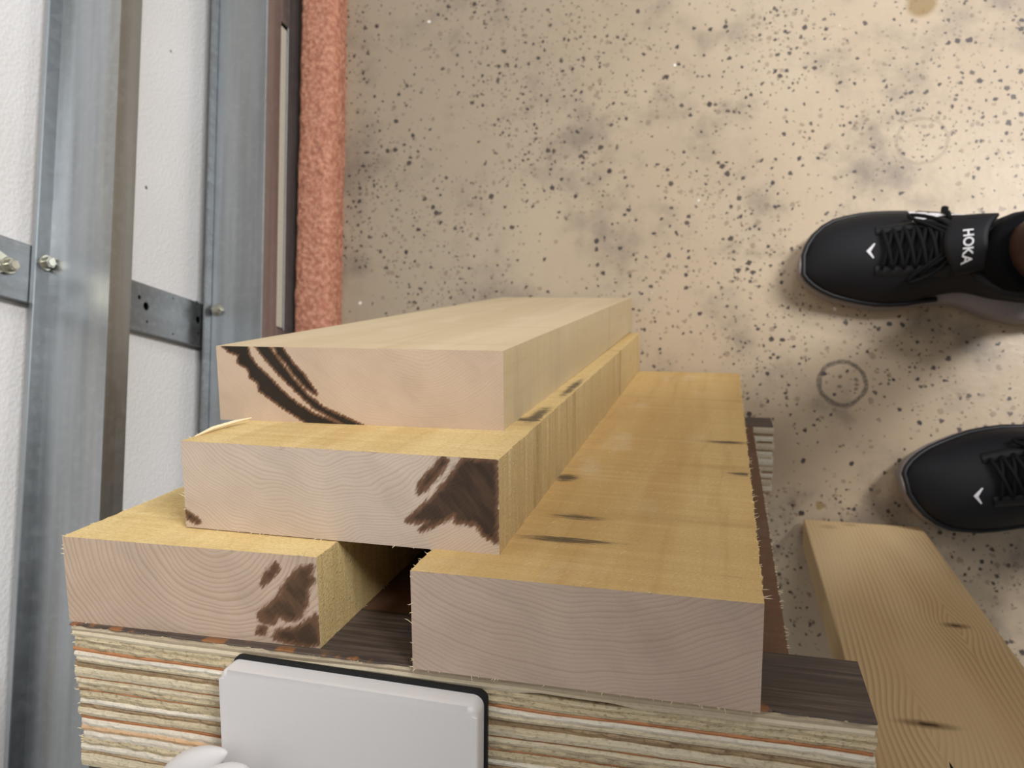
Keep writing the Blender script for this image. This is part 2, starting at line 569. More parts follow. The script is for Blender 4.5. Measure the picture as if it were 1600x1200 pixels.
wall = bmesh.new()
box(wall, -.68, -.655, -1.8, 2.6, 0, 2.4)
wall = obj('wall_left', wall, M_sheetm)
tag(wall, 'white foam insulated wall behind the steel channels', 'wall', kind='structure')
for z0, z1, in ((.02, .3045), (.3185, .90), (.905, 1.60), (1.605, 2.38)):
    b = bmesh.new()
    box(b, -.655, -.620, -1.78, 2.58, z0, z1, .003)
    obj('foam_panel', b, M_foamw, wall)


def channel(name, prof, y0, y1, th, label, wav=0.0):
    """folded sheet profile (x,z) run along y; the profile is a centre line thickened by th"""
    e = empty(name, Matrix.Translation((prof[0][0], 0, prof[-1][1])))
    bm = bmesh.new()
    P = [Vector((p[0], p[1])) for p in prof]
    off = []
    for i, p in enumerate(P):
        d0 = (P[i] - P[i - 1]).normalized() if i else (P[1] - P[0]).normalized()
        d1 = (P[i + 1] - P[i]).normalized() if i < len(P) - 1 else d0
        n0, n1 = Vector((-d0.y, d0.x)), Vector((-d1.y, d1.x))
        m = (n0 + n1).normalized()
        off.append(p + m * th / max(.3, m.dot(n0)))
    ys = [y0 + (y1 - y0) * i / 40 for i in range(41)]
    rows = []
    for y in ys:
        row = []
        for k, p in enumerate(list(P) + off[::-1]):
            row.append(bm.verts.new((p.x, y, p.y)))
        rows.append(row)
    m = len(rows[0])
    for i in range(40):
        for k in range(m):
            bm.faces.new((rows[i][k], rows[i][(k + 1) % m], rows[i + 1][(k + 1) % m], rows[i + 1][k]))
    bm.faces.new(rows[0])
    bm.faces.new(rows[-1][::-1])
    bm.edges.ensure_lookup_table()
    es = [ed for ed in bm.edges if abs((ed.verts[0].co - ed.verts[1].co).y) > 1e-4]
    bmesh.ops.bevel(bm, geom=es, offset=.0014, segments=3, profile=.5, affect='EDGES')
    for v in bm.verts:
        v.co -= e.location
    o = obj('channel_body', bm, M_steel, e)
    tag(e, label, 'steel channel')
    return e


# upper channel: lip against the wall, shelf, turned-down front, return lip
chA = channel('steel_channel', [(-.540 - .018, .3065), (-.540, .3065), (-.540, .3315), (-.606, .3315), (-.606, .3480), (-.6085, .3480)][::-1],
              -1.75, 2.55, .0016, 'upper galvanised steel channel with a hex bolt on its back lip, between two white panels')
# lower channel sits on the floor in front of the wall; its front has a long slot
chB = empty('steel_channel', Matrix.Translation((-.54, 0, 0)))
tag(chB, 'lower galvanised steel channel with a slotted front, beside the orange foam strip', 'steel channel')


def part_box(name, parent, m, boxes, bevel=.0008):
    bm = bmesh.new()
    for bx in boxes:
        box(bm, *bx, bevel)
    for v in bm.verts:
        v.co -= parent.matrix_world.translation
    return obj(name, bm, m, parent)


part_box('shelf', chB, M_steel, [(-.606, -.5385, -1.75, 2.55, .0935, .0952)])
part_box('back_lip', chB, M_steel2, [(-.6085, -.6060, -1.75, 2.55, .0935, .1085)])  # upright lip takes the darker strap steel to paint in its shade
part_box('front', chB, M_steel, [(-.5405, -.5385, -1.75, 2.55, .0615, .0944), (-.5405, -.5385, -1.75, 2.55, .001, .0445),
                                 (-.5405, -.5385, .548, 2.55, .0440, .0620), (-.5405, -.5385, -1.75, .150, .0440, .0620)])
part_box('seal_strip', chB, M_seal, [(-.5455, -.5410, .152, .545, .0430, .0575)], .0012)
tag(part_box('shade_backing', chB, M_black, [(-.560, -.556, -1.75, 2.55, .003, .0930)]), None)  # black sheet standing in for the shade inside the slotted channel


def hexbolt(parent, P, nrm, name='bolt', r=.0058):
    nrm = Vector(nrm).normalized()
    q = nrm.to_track_quat('Z', 'Y').to_matrix().to_4x4()
    bm = bmesh.new()
    bmesh.ops.create_cone(bm, cap_ends=True, segments=24, radius1=r * 1.35, radius2=r * 1.2, depth=.0016, matrix=Matrix.Translation((0, 0, .0008)))
    h = bmesh.ops.create_cone(bm, cap_ends=True, segments=6, radius1=r, radius2=r * .97, depth=.0058, matrix=Matrix.Translation((0, 0, .0042)))
    bmesh.ops.create_cone(bm, cap_ends=True, segments=20, radius1=r * .74, radius2=r * .6, depth=.0012, matrix=Matrix.Translation((0, 0, .0074)))
    es = [e for e in {e for v in h['verts'] for e in v.link_edges}]
    bmesh.ops.bevel(bm, geom=es, offset=.0005, segments=1, affect='EDGES')
    bm.transform(q)
    bm.transform(Matrix.Translation(Vector(P) - parent.matrix_world.translation))
    return obj(name, bm, M_bolt, parent)


part_box('back_lip', chA, M_steel2, [(-.6060, -.6044, -1.75, 2.55, .3322, .3490)])  # separate lip in darker steel, its shade put into the colour
hexbolt(chA, (-.6042, .1634, .3375), (1, 0, .1))
hexbolt(chB, (-.598, .1690, .0950), (.2, 0, 1))

# upright strap: shallow folded plate with punched holes, behind the channels
strap = empty('steel_strap', Matrix.Translation((-.612, .150, .02)))
tag(strap, 'grey punched steel strap standing upright on the white foam, crossing behind both channels', 'steel strap')
HOLES = [(.1535, .1945, .0046), (.1610, .2055, .0024), (.1370, .192, .0016), (.1560, .1025, .0046), (.1763, .1056, .0024), (.1397, .1012, .0022),
         (.1535, .44, .0046), (.1535, .62, .0046), (.172, .15, .0013), (.131, .148, .0013)]
y0s, y1s, z0s, z1s = .1255, .1765, .02, 1.2
hb = bmesh.new()
loops = []
ov = [hb.verts.new((-.6096, y, z)) for y, z in ((y0s, z0s), (y1s, z0s), (y1s, z1s), (y0s, z1s))]
eds = [hb.edges.new((ov[i], ov[(i + 1) % 4])) for i in range(4)]
for hy, hz, hr in HOLES:
    hv = [hb.verts.new((-.6096, hy + hr * math.cos(t), hz + hr * math.sin(t))) for t in [2 * math.pi * k / 16 for k in range(16)]]
    eds += [hb.edges.new((hv[i], hv[(i + 1) % 16])) for i in range(16)]
bmesh.ops.triangle_fill(hb, use_beauty=True, edges=eds)
bmesh.ops.recalc_face_normals(hb, faces=hb.faces)
ext = bmesh.ops.extrude_face_region(hb, geom=hb.faces[:])
for v in [g for g in ext['geom'] if isinstance(g, bmesh.types.BMVert)]:
    v.co.x -= .0016
for v in hb.verts:
    v.co -= strap.location
obj('plate', hb, M_steel2, strap)
part_box('side_flange', strap, M_steel2, [(-.6196, -.6097, y0s - .0006, y0s + .001, z0s, z1s)], 0)
part_box('side_flange', strap, M_steel2, [(-.6196, -.6097, y1s - .001, y1s + .0006, z0s, z1s)], 0)
part_box('shade_backing', strap, M_black, [(-.6196, -.6170, y0s + .002, y1s - .002, z0s, z1s)], 0)  # added black sheet paints the dark interior seen through the holes
# tapered hinge plate with its bolt
hp = bmesh.new()
poly = [(.1495, .3665), (.1560, .3665), (.1665, .395), (.1690, .45), (.1350, .45), (.1390, .395)]
lo = [hp.verts.new((-.6094, y, z)) for y, z in poly]
hi = [hp.verts.new((-.6072, y, z)) for y, z in poly]
hp.faces.new(lo)
hp.faces.new(hi[::-1])
for i in range(6):
    hp.faces.new((lo[i], lo[(i + 1) % 6], hi[(i + 1) % 6], hi[i]))
for v in hp.verts:
    v.co -= strap.location
obj('hinge_plate', hp, M_bolt, strap)
hexbolt(strap, (-.6070, .1515, .3745), (1, 0, .1))

# the wall and everything fixed to it runs about four and a half degrees off the stack
bpy.context.view_layer.update()
PIV = Matrix.Translation((-.60, .17, 0))
ROT = PIV @ Matrix.Rotation(math.radians(4.46), 4, 'Z') @ PIV.inverted()
for o_ in (wall, chA, strap):
    o_.matrix_world = ROT @ o_.matrix_world
chB.matrix_world = Matrix.Translation((.009, 0, 0)) @ ROT @ chB.matrix_world

# orange foam strip on the floor
fo = empty('foam_strip', Matrix.Translation((-.49, .3, 0)))
tag(fo, 'orange foam strip lying along the floor at the foot of the steel channel', 'foam strip')
b = bmesh.new()
ny = 260
prof = [(0.0, 0.0), (0.0015, .012), (0.0, .024), (-.002, .033), (-.006, .0362), (-.018, .0368), (-.032, .0368), (-.044, .036), (-.0485, .032), (-.049, .018), (-.049, 0)]
rows = []
for i in range(ny + 1):
    y = -1.0 + 2.3 * i / ny
    xr = -.4618 - .066 * y
    row = []
    for k, (px, pz) in enumerate(prof):
        j = 0.0009
        row.append(b.verts.new((xr + px + (random.uniform(-j, j) if k not in (9, 10) else 0) - fo.location.x,
                                y - fo.location.y, (pz + random.uniform(-j, j) if 0 < pz else 0))))
    rows.append(row)
for i in range(ny):
    for k in range(len(prof) - 1):
        b.faces.new((rows[i][k], rows[i][k + 1], rows[i + 1][k + 1], rows[i + 1][k]))
b.faces.new(rows[0])
b.faces.new(rows[-1][::-1])
obj('foam_body', b, M_foamo, fo, smooth=True)

# ------------------------------------------------------------------ boards leaning on the blocks
STAINS = {1: [[[-0.0728, 0.0395], [-0.0592, 0.0396], [-0.0583, 0.0342], [-0.0541, 0.0285], [-0.0475, 0.0229], [-0.0408, 0.0161], [-0.033, 0.0099], [-0.0232, 0.0044], [-0.0122, 0.0008], [-0.0037, -0.0014], [-0.0235, -0.0014], [-0.0321, 0.0033], [-0.0413, 0.0088], [-0.048, 0.0133], [-0.0529, 0.0167], [-0.0533, 0.021], [-0.0577, 0.0232], [-0.0587, 0.0278], [-0.0643, 0.0306], [-0.0634, 0.0347], [-0.0691, 0.0364]], [[-0.0537, 0.0395], [-0.0475, 0.0396], [-0.0418, 0.0322], [-0.0348, 0.0232], [-0.0265, 0.0142], [-0.0169, 0.0076], [-0.006, 0.0033], [0.0048, -0.0011], [-0.0037, -0.0006], [-0.0121, 0.0034], [-0.023, 0.0088], [-0.0326, 0.0172], [-0.041, 0.0251], [-0.0481, 0.0327]], [[-0.0427, 0.0391], [-0.0396, 0.0386], [-0.0344, 0.0312], [-0.0278, 0.0245], [-0.0226, 0.0172], [-0.0214, 0.0155], [-0.0263, 0.0188], [-0.0334, 0.0261], [-0.0369, 0.0312], [-0.0416, 0.0357]]],
          2: [[[0.0612, 0.0406], [0.0753, 0.0405], [0.0754, 0.0225], [0.0750, 0.0061], [0.0695, 0.0085], [0.0667, 0.0131], [0.0577, 0.0129], [0.0568, 0.0162], [0.0517, 0.0134], [0.0414, 0.0081], [0.0446, 0.0123], [0.0353, 0.0116], [0.0396, 0.0159], [0.0458, 0.0213], [0.0531, 0.0296], [0.0582, 0.0367]], [[0.0523, 0.0406], [0.0538, 0.0393], [0.0491, 0.0322], [0.0408, 0.0244], [0.0414, 0.0283], [0.0461, 0.034]], [[-0.0768, 0.0076], [-0.0726, 0.0057], [-0.0692, 0.0033], [-0.0704, 0.0026], [-0.0752, 0.0044]]],
          3: [[[0.0553, 0.0349], [0.0606, 0.0363], [0.0593, 0.0313], [0.0608, 0.0305], [0.058, 0.0263], [0.0572, 0.0192], [0.0543, 0.0139], [0.05, 0.0115], [0.0437, 0.0129], [0.0409, 0.0096], [0.0355, 0.0096], [0.0347, 0.013], [0.0397, 0.0166], [0.0453, 0.0221], [0.0488, 0.0284]], [[0.0616, 0.0146], [0.0628, 0.0067], [0.0621, 0.0021], [0.0579, 0.0007], [0.0474, 0.0016], [0.0416, 0.0025], [0.0434, 0.0058], [0.0519, 0.0076], [0.0573, 0.0112]], [[0.0439, 0.036], [0.0449, 0.0346], [0.042, 0.0303], [0.037, 0.0264], [0.0394, 0.0311]], [[0.0354, 0.007], [0.0375, 0.0067], [0.0363, 0.004], [0.0336, 0.0043]]],
          4: []}


def poly_sd(px, py, poly):
    """signed distance (negative inside) of arrays to a polygon"""
    d = np.full(px.shape, 1e9)
    ins = np.zeros(px.shape, bool)
    n = len(poly)
    for i in range(n):
        ax, ay = poly[i]
        bx, by = poly[(i + 1) % n]
        ex, ey = bx - ax, by - ay
        t = np.clip(((px - ax) * ex + (py - ay) * ey) / (ex * ex + ey * ey + 1e-15), 0, 1)
        d = np.minimum(d, np.hypot(px - ax - t * ex, py - ay - t * ey))
        c = ((ay > py) != (by > py)) & (px < (bx - ax) * (py - ay) / (by - ay + 1e-15) + ax)
        ins ^= c
    return np.where(ins, -d, d)


def make_board(idx, P, X, Z, L, w, t, skew, mats, marks, label, fuzz, feather, rough_edge):
    X, Z = Vector(X).normalized(), Vector(Z).normalized()
    Y = Z.cross(X)
    verts, faces, mi, st = [], [], [], []

    def grid(nu, nv, fn, m, sfn=None):
        o = len(verts)
        for j in range(nv + 1):
            for i in range(nu + 1):
                p = fn(i / nu, j / nv)
                verts.append(p)
                st.append(0.0)
        for j in range(nv):
            for i in range(nu):
                a = o + j * (nu + 1) + i
                faces.append((a, a + 1, a + nu + 2, a + nu + 1))
                mi.append(m)
        if sfn:
            pts = np.array(verts[o:])
            st[o:] = list(sfn(pts))

    zt = lambda x: L + skew * x
    # edges wander a little on the rough-sawn boards, so that the outline is not ruler straight
    ph = [random.uniform(0, 6.28) for _ in range(12)]
    def wob(z, k):
        s = min(1, max(0, (L - z) / .02))
        return rough_edge * s * (math.sin(z * 190 + ph[k]) * .4 + math.sin(z * 610 + ph[k + 1]) * .35 + math.sin(z * 1430 + ph[k + 2]) * .25)
    def side(i, z):   # corner x offsets shared by adjoining faces
        return wob(z, i)
    hw = w / 2
    # near end (top), fine grid
    nu, nv = 220, 64
    def s_end(p):
        s = np.zeros(len(p))
        for poly in STAINS[idx]:
            sd = poly_sd(p[:, 0], p[:, 1], poly)
            s = np.maximum(s, np.clip(.5 - (sd - (.0009 if idx == 1 else .0005)) / (feather * 2.4), 0, 1))
        return s
    grid(nu, nv, lambda a, b: (-hw + a * w, b * t, zt(-hw + a * w)), 0, s_end)
    grid(2, 2, lambda a, b: (-hw + a * w, (1 - b) * t, 0), 0)
    nz = 220
    def s_face(p):
        s = np.zeros(len(p))
        for mx, mz, rx, rz in marks:
            q = ((p[:, 0] - mx) / rx) ** 2 + ((p[:, 2] - L - mz) / rz) ** 2
            s = np.maximum(s, np.exp(-q))
        return s
    def fz(b):
        return 1 - (1 - b) ** 1.0
    def top(a, b):
        x = -hw + a * w
        z = b * zt(x)
        ex = side(0, z) * (1 - a) * -1 + side(3, z) * a
        return (x + (ex if a in (0.0, 1.0) else ex * .6), t + (wob(z, 6) * .35 if 0 < b < 1 else 0), z)
    grid(64, nz, top, 1, s_face)
    def bot(a, b):
        x = hw - a * w
        z = b * zt(x)
        return (x, 0 , z)
    grid(8, 40, bot, 1)
    def lft(a, b):
        z = b * zt(-hw)
        x = -hw - (side(0, z) * a)
        return (x, a * t + (wob(z, 6) * .35 * a if 0 < b < 1 else 0), z)
    grid(10, nz, lambda a, b: lft(a, b), 2)
    def rgt(a, b):
        z = b * zt(hw)
        x = hw + side(3, z) * (1 - a)
        return (x, (1 - a) * t + (wob(z, 6) * .35 * (1 - a) if 0 < b < 1 else 0), z)
    grid(10, nz, lambda a, b: rgt(a, b), 2)
    me = bpy.data.meshes.new('board')
    me.from_pydata(verts, [], faces)
    at = me.attributes.new('stain', 'FLOAT', 'POINT')
    at.data.foreach_set('value', np.array(st, dtype=np.float32))
    me.polygons.foreach_set('material_index', np.array(mi, dtype=np.int32))
    bm = bmesh.new()
    bm.from_mesh(me)
    bmesh.ops.remove_doubles(bm, verts=bm.verts, dist=2e-5)
    bmesh.ops.recalc_face_normals(bm, faces=bm.faces)
    bm.to_mesh(me)
    bm.free()
    o = link('board', me, mats)
    o.matrix_world = frame(Vector(P), X, Y, Z)
    tag(o, label, 'board', 'boards in the leaning stack')
    if fuzz:
        eds = []
        if 'L' in fuzz:
            eds += [((-hw, t, .05), (-hw, t, zt(-hw)), (-1, .5, 0)), ((-hw, 0, zt(-hw)), (-hw, t, zt(-hw)), (-1, 0, .1))]
        if 'R' in fuzz:
            eds += [((hw, t, .02), (hw, t, zt(hw)), (1, .3, 0))]
        if 'r' in fuzz:
            eds += [((hw, 0, .3), (hw, 0, zt(hw)), (1, -.3, .2))]
        if 'B' in fuzz:
            eds += [((-hw, 0, zt(-hw)), (hw, 0, zt(hw)), (0, -.4, 1))]
        if 'T' in fuzz:
            eds += [((-hw, t, zt(-hw)), (hw, t, zt(hw)), (0, .6, .5))]
        s = obj('splinters', slivers(eds, 200 if 'R' in fuzz else 110, .0006, .0034, .00013), M_fibre, o)
        s['kind'] = 'stuff'
    return o


YF = ((214, 184, 122), (190, 154, 90))
M1 = [mat_end('end_grain_top_board', (206, 184, 162), (172, 142, 118), .035, .075, .0013, 1.0, .016, 22, (6, 4, 4), .22, 1.0),
      mat_face('planed_face', (210, 192, 160), (190, 166, 128), .25, .4, .15),
      mat_face('planed_edge', (206, 188, 152), (182, 162, 122), .25, .35, .25)]
M2 = [mat_end('end_grain_second_board', (214, 196, 178), (166, 136, 116), -.005, .10, .0016, 1.1, .022, 24, (44, 30, 21), .34, .7),
      mat_face('rough_face_second', (228, 202, 146), (196, 160, 100), 1.0, .65, .35),
      mat_face('rough_edge_second', (214, 190, 140), (190, 160, 108), 1.0, .25, .8, (240, 226, 188))]
M3 = [mat_end('end_grain_left_board', (208, 185, 163), (154, 122, 98), .015, .047, .0026, 1.15, .007, 30, (62, 44, 30), .42, .7),
      mat_face('rough_face_left', (232, 206, 148), (212, 178, 112), 1.0, .5, .45),
      mat_face('rough_edge_left', (220, 196, 140), (194, 164, 108), 1.3, .25, .6, (244, 228, 184))]
M4 = [mat_end('end_grain_right_board', (202, 180, 162), (154, 124, 108), -.002, .088, .0026, 1.45, .010, 26, (80, 60, 48), .30, .5),
      mat_face('rough_face_right', (220, 188, 128), (198, 158, 98), .9, .7, .4),
      mat_face('rough_edge_right', (206, 178, 128), (180, 148, 96), 1.0, .25, .5)]

make_board(3, (-.22965, .07909, .00039), (.99998, .00169, -.00612), (.00635, -.25234, .96762), .6341, .126, .0405, -.0135, M3, [],
           'rough-sawn yellowish board at bottom left of the leaning stack, brown smears on its end', 'LTrB', .0026, .0004)
make_board(4, (-.04998, .07903, .0001), (1, -.00019, .00105), (-.00106, -.25212, .9677), .6405, .1344, .0414, .0043, M4,
           [(-.014, -.0842, .020, .0042), (-.014, -.0505, .026, .0046), (-.0341, -.155, .008, .012), (.0540, -.2717, .018, .006), (.063, -.1862, .010, .006), (.0447, -.0161, .002, .0012), (.0620, -.0597, .008, .0012), (.055, -.024, .010, .0011)],
           'rough-sawn golden board at bottom right of the stack, wide face with grey scuffs', 'LRBT', .0035, .0007)
b2 = make_board(2, (-.17003, .12282, .0007), (.99996, .00231, -.00845), (.00876, -.25458, .96701), .6235, .1527, .0411, .027, M2,
           [(.068, -.085, .010, .006), (.071, -.10, .005, .03), (.072, -.20, .004, .05)],
           'rough-sawn board second from top, large dark brown stain on its end corner', 'LTBr', .0026, .0006)
make_board(1, (-.18179, .16683, .0006), (.99998, .0016, -.00576), (.00598, -.25751, .96626), .5801, .1536, .0389, -.0122, M1,
           [(-.006, -.062, .03, .0010)],
           'smooth planed pale board on top of the stack, curved black streaks across its end', '', .0016, .0)
# the long torn sliver at the left corner of the second board
sl = bmesh.new()
pts = [(-.0755, .0412, .612), (-.074, .0428, .600), (-.070, .0438, .588), (-.0665, .0442, .578)]
tube(sl, pts, [.0004, .0011, .0010, .0003], 5)
obj('sliver', sl, M_fibre, b2)

# ------------------------------------------------------------------ plywood blocks under the boards
def ply_block(a0, a1, u0, u1, thick, layers, label, seed, wave, notch=None, nseg=70):
    rnd = random.Random(seed)
    e = empty('plywood_block', frame(rack(0, 0, 0) + RX * ((a0 + a1) / 2) + RZ * u1 - RY * thick, RX, RY, RZ))
    tag(e, label, 'plywood block', 'plywood blocks under the boards')
    x0, x1, D = -(a1 - a0) / 2, (a1 - a0) / 2, u1 - u0
    tot = sum(l[0] for l in layers)
    film = .0009
    y = thick - film
    amp = [rnd.uniform(0, 6.28) for _ in range(4)]
    wv = lambda x, k: wave * (math.sin(x * 38 + amp[0] + k * .25) + .5 * math.sin(x * 95 + amp[1] + k * .5))
    def slab(name, m, ya, yb, rough, ka, kb, fade=True, nz=0.0, nt=None):
        bm = bmesh.new()
        rows = []
        for i in range(nseg + 1):
            x = x0 + (x1 - x0) * i / nseg
            j = rnd.uniform(-1, 1) * rough
            e0, e1 = (0, 0)
            oy = 0.0
            if nt and nt[0] < x < nt[1]:
                f = min(1, (x - nt[0]) / .004, (nt[1] - x) / .009)
                oy = nt[2] * f
            yA = ya + (wv(x, ka) if ka else 0) + oy
            yB = yb + (wv(x, kb) if kb else 0)
            if i in (0, nseg):
                xx = x + (rnd.uniform(-1, 1) * .0012)
            else:
                xx = x
            rows.append([bm.verts.new((xx, yA, -D)), bm.verts.new((xx, yB, -D)), bm.verts.new((xx, yB, nz + j * .6 - .0002)),
                         bm.verts.new((xx, yA * .5 + yB * .5, nz + j + .0002)), bm.verts.new((xx, yA, nz + j * .6 - .0002))])
        for i in range(nseg):
            for k in range(5):
                bm.faces.new((rows[i][k], rows[i][(k + 1) % 5], rows[i + 1][(k + 1) % 5], rows[i + 1][k]))
        bm.faces.new(rows[0])
        bm.faces.new(rows[-1][::-1])
        return obj(name, bm, m, e)
    f = slab('film_face', M_film, y, thick, .0005, 0, 0)
    tag(f, 'dark brown film face')
    for k, (h, kind) in enumerate(layers):
        hh = h / tot * (thick - film)
        rough = {'rough': .0006, 'brown': .0007, 'light': .0004, 'white': .0004, 'pink': .0004, 'orange': .0002}.get(kind, .0001)
        nz = {'orange': -.0004, 'brown': -.0006, 'rough': -.0003}.get(kind, 0.0) + rnd.uniform(-.0003, .0003)
        slab('ply', PLY[kind], y - hh, y, rough, 0 if k == len(layers) - 1 else k + 1, 0 if k == 0 else k, nz=nz, nt=(notch if k == 1 else None))
        y -= hh
    return e


LAY = [(45, 'tan'), (40, 'cream'), (42, 'rough'), (43, 'rough'), (25, 'orange'), (34, 'white'), (36, 'light'), (50, 'brown'), (62, 'light'), (14, 'orange'), (40, 'light'), (40, 'rough'),
       (16, 'orange'), (62, 'rough'), (38, 'white'), (40, 'brown'), (52, 'light'), (30, 'orange'), (50, 'white'), (40, 'pink'), (60, 'white'), (50, 'rough'), (50, 'white'), (30, 'brown'), (90, 'light')]
nb = ply_block(-.2, .1414, -.0472, -.0004, .0700, LAY, 'near thick plywood block with a dark film face, holding the boards at their upper ends', 3, .00035,
               notch=(.0415, .0860, .0014))
sp = slivers([((-.1705, .002, 0), (-.1705, .068, 0), (-1, 0, .3)), ((-.17, .0692, 0.0), (.17, .0692, 0.0), (0, .3, 1))], 240, .0006, .0022, .00016)
tag(obj('splinters', sp, M_fibre, nb), kind='stuff')
LAY2 = [(90, 'cream'), (45, 'brown'), (70, 'white'), (35, 'brown'), (90, 'light'), (30, 'brown'), (60, 'white'), (40, 'light'), (100, 'white'), (35, 'rough'), (60, 'light'), (40, 'brown'), (60, 'white'), (30, 'brown'), (60, 'light'), (40, 'rough'), (70, 'white'), (45, 'brown')]
ply_block(-.2, .1352, -.5925, -.5440, .0690, LAY2, 'far plywood block near the floor, its striped end showing past the golden board', 5, .0002, nseg=40)

# reddish brown backing board between the blocks with a support batten behind it
bk = empty('backing_board', frame(rack(-.042, -.0125, -.5438), RX, RY, RZ))
tag(bk, 'reddish brown backing board between the plywood blocks, its ragged edge right of the golden board', 'backing board')
bb = bmesh.new()
box(bb, -.155, .1572, 0, .012, 0, .4960, .0004, 1)
obj('panel', bb, M_brown, bk)
bb = slivers([((.1573, .012, 0), (.1573, .012, .495), (1, .2, 0))], 200, .0008, .0034, .0002)
tag(obj('splinters', bb, M_fibre, bk), kind='stuff')
bt = bmesh.new()
zf = -(rack(-.042, -.0125, -.5438).z) / RZ.z
box(bt, -.10, -.02, -.0945, -.0585, zf + .0256, .5430, .001, 1)
obj('batten', bt, M_pine, bk)

# white plastic plate on the near block's face
pl = empty('plastic_plate', frame(rack(-.061, -.062, .0006), (RX - RY * .020).normalized(), (RY + RX * .020).normalized(), RZ))
tag(pl, 'white plastic plate with black backing and a tab, fixed to the near plywood block', 'plastic plate')


def rounded_plate(w0, w1, h0, h1, r, z0, z1, bev):
    bm = bmesh.new()
    pts = []
    for cx, cy, a0 in ((w1 - r, h1 - r, 0), (w0 + r, h1 - r, 90), (w0 + r, h0 + r, 180), (w1 - r, h0 + r, 270)):
        for k in range(9):
            a = math.radians(a0 + 90 * k / 8)
            pts.append((cx + r * math.cos(a), cy + r * math.sin(a)))
    lo = [bm.verts.new((x, y, z0)) for x, y in pts]
    hi = [bm.verts.new((x, y, z1)) for x, y in pts]
    bm.faces.new(lo[::-1])
    tf = bm.faces.new(hi)
    n = len(pts)
    for i in range(n):
        bm.faces.new((lo[i], lo[(i + 1) % n], hi[(i + 1) % n], hi[i]))
    if bev:
        bmesh.ops.bevel(bm, geom=list(tf.edges), offset=bev, segments=4, profile=.5, affect='EDGES')
    return bm


obj('plate_body', rounded_plate(-.0555, .0575, -.045, .0560, .0045, .0016, .0115, .0028), M_white, pl, smooth=True, angle=60)
tag(obj('backing_pad', rounded_plate(-.0545, .0588, -.046, .0578, .004, 0, .0020, 0), M_black, pl), 'black backing pad')
# tab: two blunt fingers of the same plastic reaching out over the plate
for q, (pts, rad) in enumerate((([(-.083, -.004, .0115), (-.070, .010, .0150), (-.058, .0185, .0175), (-.0475, .0240, .0190)], [.0085, .0085, .0062, .0012]),
                                ([(-.070, -.014, .0200), (-.058, .002, .0225), (-.047, .0125, .0240), (-.0375, .0175, .0245), (-.034, .0185, .0245)], [.0110, .0108, .0098, .0066, .0030]))):
    bm = bmesh.new()
    tube(bm, pts, rad, 20)
    o = obj('tab_finger', bm, M_white, pl, smooth=True)
    md = o.modifiers.new('sub', 'SUBSURF')
    md.levels = md.render_levels = 2
bm = bmesh.new()
box(bm, -.082, -.050, -.030, .000, .0006, .0240, .004, 3)
obj('tab_base', bm, M_white, pl, smooth=False)

# ------------------------------------------------------------------ pine board standing on the floor
pn = rack(.1724, -.11, -.6043)
pfoot = rack(.2306, -.11, 0)
L0 = pfoot.z / RZ.z
pine = empty('pine_board', frame(rack(.2300, -.110, -L0 + .0), RX, RY, RZ))
tag(pine, 'knotty pine board standing on the floor, right of the near plywood block', 'pine board')
pb = bmesh.new()
box(pb, -.0576, .0576, -.030, 0, .0084, .80, .0012, 2)
obj('board_body', pb, M_pine, pine)
# an open check (crack) in the face, cut as a thin dark lens proud by a hair
ck = bmesh.new()
cz, cx0 = .452, -.019
vs = [ck.verts.new((cx0 + s * .0009 * math.sin(math.pi * k / 8), .0003 , cz + (k / 8 - .5) * .020 + 0)) for s in (1,) for k in range(9)]
vs += [ck.verts.new((cx0 - .0009 * math.sin(math.pi * k / 8), .0003, cz + (k / 8 - .5) * .020)) for k in range(7, 0, -1)]
ck.faces.new(vs)
bmesh.ops.solidify(ck, geom=ck.faces[:], thickness=.0005)
tag(obj('crack', ck, M_black, pine), 'short dark crack')

# ------------------------------------------------------------------ the person: legs, shorts, shoes
M_skin = mat_plain('dark_skin', (66, 43, 35), .5, 0, .4, .1, 500)
M_short = mat_plain('dark_cloth', (44, 46, 54), .85, 0, .2, .3, 700)
M_sock = mat_plain('black_sock', (16, 16, 19), .9, 0, .1, .3, 900)
M_upper = mat_plain('black_knit_upper', (19, 20, 26), .62, 0, .35, .25, 900)
M_guard = mat_plain('black_smooth_trim', (24, 25, 29), .45, 0, .4)
M_lace = mat_plain('black_lace', (19, 19, 22), .8, 0, .2, .3, 900)
M_mid = mat_plain('grey_midsole', (142, 134, 134), .6, 0, .35, .05, 300)
M_print = mat_plain('white_print', (238, 238, 242), .5)
M_eye = mat_plain('black_eyelet', (10, 10, 12), .5)

STN = [(.000, .003, -.008), (.004, .0195, -.0165), (.010, .0325, -.0225), (.020, .0445, -.0285), (.035, .0545, -.0345), (.058, .0605, -.0395), (.08, .0625, -.043), (.105, .062, -.0415), (.13, .057, -.0365), (.157, .052, -.037),
       (.187, .049, -.051), (.210, .046, -.0575), (.232, .042, -.057), (.250, .035, -.0505), (.264, .024, -.040), (.272, .010, -.026), (.275, .000, -.016)]
TOPH = [(0, .030), (.006, .040), (.015, .048), (.03, .0555), (.05, .0605), (.08, .0655), (.10, .0725), (.12, .081), (.14, .091), (.155, .097), (.18, .094), (.21, .088), (.24, .088), (.262, .093), (.275, .090)]


def itp(tab, x, k):
    if x <= tab[0][0]:
        return tab[0][k]
    for a, b in zip(tab, tab[1:]):
        if x <= b[0]:
            f = (x - a[0]) / (b[0] - a[0])
            return a[k] + (b[k] - a[k]) * f
    return tab[-1][k]


XS = [.0, .002, .005, .010, .016, .024, .035, .046, .058, .07, .082, .095, .108, .12, .132, .145, .158, .172, .187, .2, .213, .226, .238, .248, .256, .263, .268, .272, .2742, .275]


